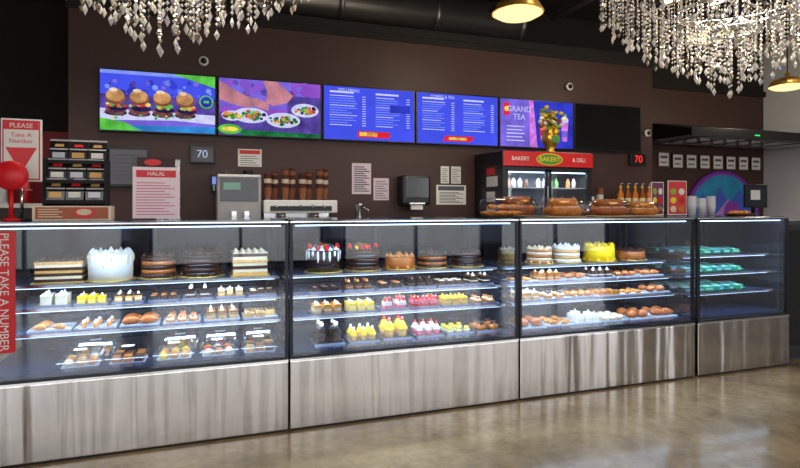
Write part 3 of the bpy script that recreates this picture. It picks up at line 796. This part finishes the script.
for xx in (.64,1.24):
    for yy in (5.74,6.14): b.cyl(xx,yy,CT,CT+.03,.02,black,10)
b.build('espresso_machine')
cupb = mat('cup_brown',(150,92,62),.5); cupd = mat('cup_dark',(84,46,36),.5); cupc = mat('cup_cream',(226,206,180),.5)
for i in range(8):
    x = .63+i*.088; n = 8+(i*5)%4
    b = B(); yy = 5.80 + (.14 if i%2 else 0)
    for j in range(n):
        b.lathe([(.026,0),(.038,.10),(.040,.104)], [cupb,cupd,cupc,cupd][(j//2)%4] , 16, T(x, yy, 1.431+j*.022))
    b.lathe([(.041,0),(.041,.012),(.03,.02)], cupd, 16, T(x, yy, 1.431+(n-1)*.022+.104))
    b.build('paper_cup_stack')
b = B(); b.lathe([(.05,0),(.055,.02),(.05,.1),(.04,.2),(.045,.38),(.048,.4)], chrome, 20, T(1.62,5.9,CT)); b.tube([(1.665,5.9,1.36),(1.72,5.9,1.33),(1.72,5.9,1.2),(1.66,5.9,1.15)],.01,chrome); b.build('steel_pitcher')
# countertop fridge with red header
b = B(); fx0,fx1,fy0,fy1 = 3.22,4.44,5.60,6.28
fr = mat('fridge_black',(28,28,32),.3); rd = mat('fridge_red',(206,30,34),.3)
b.box(fx0,fx1,fy0+.02,fy1,CT,CT+.14,fr,.01); b.box(fx0,fx0+.04,fy0,fy1,CT+.14,1.80,fr); b.box(fx1-.04,fx1,fy0,fy1,CT+.14,1.80,fr)
b.box(fx0+.04,fx1-.04,fy1-.04,fy1,CT+.14,1.80,mat('fridge_liner',(170,176,185),.4)); b.box(fx0,fx1,fy0,fy1,1.80,1.82,fr); b.box(fx0-.01,fx1+.01,fy0-.01,fy1,1.82,2.01,fr,.015)
b.box(fx0,fx1,fy0-.018,fy0-.01,1.83,2.0,rd,.002)
b.vdisc((fx0+fx1)/2,1.915,.18,.07,fy0-.020,yellow); b.vdisc((fx0+fx1)/2,1.915,.165,.06,fy0-.0215,kiwi)
xm=(fx0+fx1)/2
for a,c in ((fx0+.04,xm-.01),(xm+.01,fx1-.04)):
    for q in ((a,a+.03),(c-.03,c)): b.box(q[0],q[1],fy0+.0,fy0+.03,CT+.14,1.80,fr)
    b.box(a,c,fy0,fy0+.03,1.77,1.80,fr); b.box(a,c,fy0,fy0+.03,CT+.14,CT+.17,fr); b.box(a+.03,c-.03,fy0+.012,fy0+.018,CT+.17,1.77,cglass)
    b.box(c-.02 if a<xm-.1 else a+.01,c-.01 if a<xm-.1 else a+.02,fy0-.03,fy0-.015,1.3,1.6,chrome)
for z in (1.36,1.58): b.box(fx0+.04,fx1-.04,fy0+.06,fy1-.04,z,z+.008,white)
b.box(fx0+.06,fx1-.06,fy0+.05,fy0+.065,1.76,1.775,led)
jm=[mat('juice_orange',(190,110,60),.3),mat('milk_white',(215,215,212),.3),mat('bottle_brown',(90,60,44),.3),mat('milk_white',(215,215,212),.3),mat('juice_green',(90,130,70),.3)]
for z in (CT+.14,1.368,1.588):
    for i in range(13):
        if (i*7+int(z*10))%5==0: continue
        x=fx0+.10+i*.085; b.lathe([(.026,0),(.028,.08),(.012,.105),(.012,.12)],jm[(i//2)%5],12,T(x,fy0+.22,z))
for i,(z,c) in enumerate(((1.25,paper),(1.42,paper),(1.6,paper),(1.74,red))): b.box(fx0-.003,fx0,fy0+.12+.06*(i%2),fy0+.38,z,z+.12,c)
ob = b.build('beverage_refrigerator')
text('header_text','BAKERY',.08,xm,fy0-.0225,1.915,yellow,ob); text('header_text2','BAKERY',.065,fx0+.22,fy0-.0205,1.915,white,ob); text('header_text3','& DELI',.065,fx1-.2,fy0-.0205,1.915,white,ob)
area('fridge_light',xm,fy0+.1,1.75,1.0,.04,8,(.9,.95,1),(0,0,0),ob)
# golden vase with flowers on the fridge
b = B(); gx,gy=3.98,5.78
b.lathe([(.06,0),(.065,.012),(.04,.035),(.075,.09),(.11,.16),(.10,.22),(.055,.26),(.075,.29)],gold,24,T(gx,gy,2.011),True,.02)
b.box(-.05,.05,-.112,-.104,.12,.20,kiwi,.002,T(gx,gy,2.011))
rr=random.Random(4)
for i in range(46):
    a=rr.uniform(0,6.28); q=rr.uniform(.01,.13); z=2.34+rr.uniform(-.02,.26)-q*.6
    b.tube([(gx,gy,2.28),(gx+q*.5*math.cos(a),gy+q*.5*math.sin(a),(2.28+z)/2+.03),(gx+q*math.cos(a),gy+q*math.sin(a),z)],.004,kiwi,5)
    b.sph(gx+q*math.cos(a),gy+q*math.sin(a),z,.030,rr.choice([gold,yellow,yellow,caramel,green,wcream]),1,1,.8,8,5)
b.build('golden_vase')
b = B(); b.box(4.98,5.62,5.66,6.1,CT,1.335,dark,.012); b.box(5.02,5.58,5.652,5.66,1.08,1.28,chrome,.002); b.build('coffee_brewer')
for i in range(5):
    x=5.06+i*.115
    b=B(); m=mat('syrup_orange',(214,120,30),.25) if i%2==0 else mat('syrup_amber',(150,80,24),.25)
    b.lathe([(.036,0),(.038,.02),(.038,.19),(.014,.24),(.014,.27)],m,16,T(x,5.82,1.336)); b.lathe([(.039,.05),(.039,.14)],cream,16,T(x,5.82,1.336)); b.cyl(x,5.82,1.606,1.63,.016,yellow,12); b.tube([(x,5.82,1.63),(x,5.82,1.66),(x,5.78,1.66)],.005,white,6)
    b.build('syrup_bottle')
for i,x in enumerate((4.62,4.76)):
    b=B()
    for j in range(14+i*4): b.lathe([(.030,0),(.045,.12),(.047,.124)],[white,cupb][(j//3)%2],16,T(x,5.85,CT+j*.028))
    b.build('paper_cup_stack')

# ------------------------------------------------------------ right-hand area
b=B(); cd=mat('counter_charcoal',(46,46,50),.4,noise=.1,nscale=5)
b.box(4.80,6.6,3.56,4.25,0,1.20,cd); b.box(4.78,6.62,3.52,4.29,1.20,1.24,mat('counter_top_dark',(70,74,82),.2),.005)
b.box(4.84,6.55,3.545,3.56,.12,1.15,blackm,.003); b.build('service_counter')
b=B(); b.box(6.05,8.2,4.9,5.5,0,1.15,cd); b.box(6.02,8.23,4.87,5.53,1.15,1.19,mat('counter_top_dark',(58,60,66),.2),.005); b.build('checkout_counter')
b=B(); M=T(6.55,5.15,1.191)
b.box(-.12,.12,-.1,.1,0,.02,black,.004,M); b.box(-.02,.02,-.0,.03,.02,.2,black,0,M); b.box(-.19,.19,-.03,.0,.16,.45,black,.008,M); b.add([(-.17,-.031,.18),(.17,-.031,.18),(.17,-.031,.43),(-.17,-.031,.43)],[(0,1,2,3)],mat('pos_screen',(40,44,56),.15),False,M)
b.box(-.08,.08,.0,.02,.28,.38,white,0,M); b.add([(-.1,-.032,.26),(.06,-.032,.26),(.06,-.032,.38),(-.1,-.032,.38)],[(0,1,2,3)],paper,False,M); b.build('point_of_sale_terminal')
# mural disc
b=B(); my=7.598; cx,cz=8.86,1.12
pur=mat('mural_purple',(140,60,180),.5); tl=mat('mural_teal',(40,150,200),.5,noise=.2,nscale=3); bl=mat('mural_blue',(70,100,210),.5); lav=mat('mural_lavender',(190,140,220),.5)
b.lathe([(.90,0),(.90,.03),(.84,.035)],pur,48,T(cx,my,cz,rx=math.pi/2))
b.vdisc(cx,cz,.82,.82,my-.037,tl,48)
b.vpoly([(cx-.75,cz+.1),(cx-.5,cz+.5),(cx-.3,cz+.25),(cx-.1,cz+.6),(cx+.15,cz+.3),(cx+.4,cz+.58),(cx+.55,cz+.3),(cx+.76,cz+.1),(cx+.5,cz-.4),(cx-.5,cz-.4)],my-.039,bl)
b.vpoly([(cx-.72,cz+.0),(cx-.45,cz+.3),(cx-.2,cz+.1),(cx+.1,cz+.38),(cx+.35,cz+.1),(cx+.72,cz+.2),(cx+.4,cz-.5),(cx-.4,cz-.5)],my-.041,lav)
b.vdisc(cx+.2,cz+.15,.2,.2,my-.043,pur); b.build('wall_mural',recalc=False)
for i in range(8):
    x=7.38+i*.31; zz=2.03+(0 if i else .02)
    b=B(); b.box(x,x+.25,7.575,7.599,zz,zz+.26,black if i%2 else wood,.004); b.vrect(x+.018,x+.232,zz+.018,zz+.242,7.574,paper); b.vrect(x+.05,x+.20,zz+.15,zz+.19,7.573,ink); b.vrect(x+.05,x+.18,zz+.07,zz+.09,7.573,ink)
    b.build('framed_certificate',recalc=False)
# exhaust hood
b=B(); b.add([(6.75,6.3,2.42),(9.88,6.3,2.42),(9.88,7.59,2.42),(6.75,7.59,2.42),(6.75,6.3,2.52),(9.88,6.3,2.52),(9.88,7.59,2.8),(7.0,7.59,2.8)],[(0,1,2,3),(0,4,5,1),(4,7,6,5),(0,3,7,4),(1,5,6,2),(2,6,7,3)],black)
b.box(6.74,9.88,6.28,6.3,2.40,2.54,dark,.004)
for i in range(5): b.box(7.1+i*.55,7.5+i*.55,6.5,7.3,2.405,2.42,chrome)
b.box(8.0,8.1,6.275,6.28,2.45,2.47,emis('green_led',(60,230,120),1.2)); b.build('exhaust_hood')
# left back shelving
b=B(); b.box(-3.6,-1.5,7.1,7.58,0,1.35,mat('cabinet_dark',(56,44,40),.5)); b.box(-3.62,-1.48,7.08,7.59,1.35,1.4,white,.005)
b.build('storage_cabinet')
for i in range(9):
    b=B(); b.lathe([(.05,0),(.055,.01),(.05,.16+.05*(i%3)),(.03,.19+.05*(i%3)),(.03,.21+.05*(i%3))],[white,red,cupb][i%3],14,T(-3.4+i*.22,7.3,1.401)); b.build('storage_jar')

# ------------------------------------------------------------ pendants
def pendant(x, y, z, r):
    b=B()
    gm=mat('pendant_shade',(196,146,66),.35,.6)
    b.lathe([(r*.99,.012),(r*1.0,.02),(r*.85,.09),(r*.35,.14),(.03,.15),(.03,.21)],gm,32,T(x,y,z))
    b.torus(x,y,z+.012,r,.007,gm,40,8)
    b.lathe([(.0001,-.05),(r*.4,-.045),(r*.75,-.028),(r*.97,.006)],emis('pendant_diffuser',(255,236,170),1.35),32,T(x,y,z))
    b.cyl(x,y,z+.20,H-.03,.008,black,8); b.cyl(x,y,H-.035,H-.001,.06,black,16)
    ob=b.build('pendant_lamp')
    l=bpy.data.lights.new('pendant_bulb','POINT'); l.energy=35; l.color=(1,.85,.6); l.shadow_soft_size=r*.6
    o=bpy.data.objects.new('pendant_bulb',l); COL.objects.link(o); o.parent=ob; o.location=Vector((x,y,z-.25))-ob.location
pendant(2.84,4.66,3.2,.24); pendant(5.19,4.59,3.2,.24); pendant(8.1,5.85,3.12,.24)

# ------------------------------------------------------------ chandeliers
crys=mat('crystal',(250,246,240),.05,.0,trans=.25,ior=1.7,coat=1.)
crys2=mat('crystal_silver',(235,226,214),.05,.9)
def octa(b,x,y,z,r,h,m,rot=0):
    c=[(x+r*math.cos(rot+a*math.pi/2),y+r*math.sin(rot+a*math.pi/2),z) for a in range(4)]
    b.add([(x,y,z+h)]+c+[(x,y,z-h)],[(0,1,2),(0,2,3),(0,3,4),(0,4,1),(5,2,1),(5,3,2),(5,4,3),(5,1,4)],m)
def chandelier():
    b=B(); rr=random.Random(11)
    prof=[(.0,0),(.12,.03),(.25,.14),(.34,.19),(.5,.27),(.68,.37),(.80,.50),(.88,.62)]
    def zb(r):
        for (a,c),(d,e) in zip(prof,prof[1:]):
            if a<=r<=d: return c+(e-c)*(r-a)/(d-a)
        return .6
    for r in (.05,.15,.25,.36,.47,.58,.69,.79,.87):
        n=max(4,int(2*math.pi*r/.085))
        for i in range(n):
            a=2*math.pi*i/n+rr.random()*.1; x=r*math.cos(a); y=r*math.sin(a)
            z0=zb(r)+.035*math.sin(a*7)+rr.uniform(-.03,.05); top=z0+rr.uniform(.26,.44)
            octa(b,x,y,z0,.015,.030,crys if rr.random()>.3 else crys2,rr.random()*3)
            z=z0+.055
            while z<top:
                octa(b,x,y,z,.0105,.0115,crys if rr.random()>.35 else crys2,rr.random()*3); z+=.030
            b.tube([(x,y,z0+.03),(x,y,top)],.0012,chrome,3)
    for r in (.15,.36,.58,.87):
        z=zb(r)+.36; b.torus(0,0,z,r,.012,chrome,48,8)
        for q in range(6):
            a=q*math.pi/3; b.tube([(0,0,z+.1),(r*.5*math.cos(a),r*.5*math.sin(a),z+.05),(r*math.cos(a),r*math.sin(a),z)],.008,chrome,6)
    for q in range(8):
        a=q*math.pi/4+.2; b.sph(.5*math.cos(a),.5*math.sin(a),.78,.028,emis('chandelier_bulb',(255,225,170),6),1,1,1.4,10,6)
    b.tube([(0,0,.3),(0,0,1.1),(0,0,2.22)],.014,chrome,8); b.lathe([(.09,2.2),(.09,2.245)],chrome,20)
    return b.build('crystal_chandelier',recalc=True)
c1=chandelier()
c1.location=Vector((3.44,2.84,2.10))
c2=bpy.data.objects.new('crystal_chandelier.001',c1.data); COL.objects.link(c2); c2.location=Vector((-.16,3.0,2.10)); c2.rotation_euler=(0,0,.7)
for c in (c1,c2):
    l=bpy.data.lights.new('chandelier_light','POINT'); l.energy=40; l.color=(1,.88,.72); l.shadow_soft_size=.25
    o=bpy.data.objects.new('chandelier_light',l); COL.objects.link(o); o.parent=c; o.location=(0,0,.75)

# added fill spots in invented ceiling housings, to lift the back and sides
for x,y,e in ((-.5,4.3,120),(1.6,4.3,120),(3.4,3.7,150),(7.6,5.0,420),(-2.4,5.0,320)):
    b=B(); b.box(x-.3,x+.3,y-.02,y+.02,H-.04,H-.001,black); b.lathe([(.04,-.16),(.045,0),(.03,.02)],black,16,T(x,y,H-.08,rx=math.radians(12))); 
    b.lathe([(.038,-.158),(.0001,-.157)],emis('fill_spot_face',(255,240,215),4),16,T(x,y,H-.08,rx=math.radians(12)))
    ob=b.build('fill_spot_housing')
    l=bpy.data.lights.new('fill_spot','SPOT'); l.energy=e; l.color=(1,.94,.86); l.spot_size=math.radians(85); l.spot_blend=.8; l.shadow_soft_size=.08
    o=bpy.data.objects.new('fill_spot',l); COL.objects.link(o); o.parent=ob; o.location=Vector((x,y+.05,H-.27))-ob.location; o.rotation_euler=(math.radians(12),0,0)

# ------------------------------------------------------------ world
w=bpy.data.worlds.new('World'); S.world=w; w.use_nodes=True
bg=w.node_tree.nodes['Background']; bg.inputs[0].default_value=(.96,.97,1,1); bg.inputs[1].default_value=4.1

# ------------------------------------------------------------ camera
cd_=bpy.data.cameras.new('Camera'); cd_.lens=25.2; cd_.sensor_width=36; cd_.shift_y=-27/800; cd_.clip_start=.05
cam=bpy.data.objects.new('Camera',cd_); cam.location=(0,0,1.36); cam.rotation_euler=(math.pi/2,0,math.radians(-19.5)); COL.objects.link(cam)
S.camera=cam
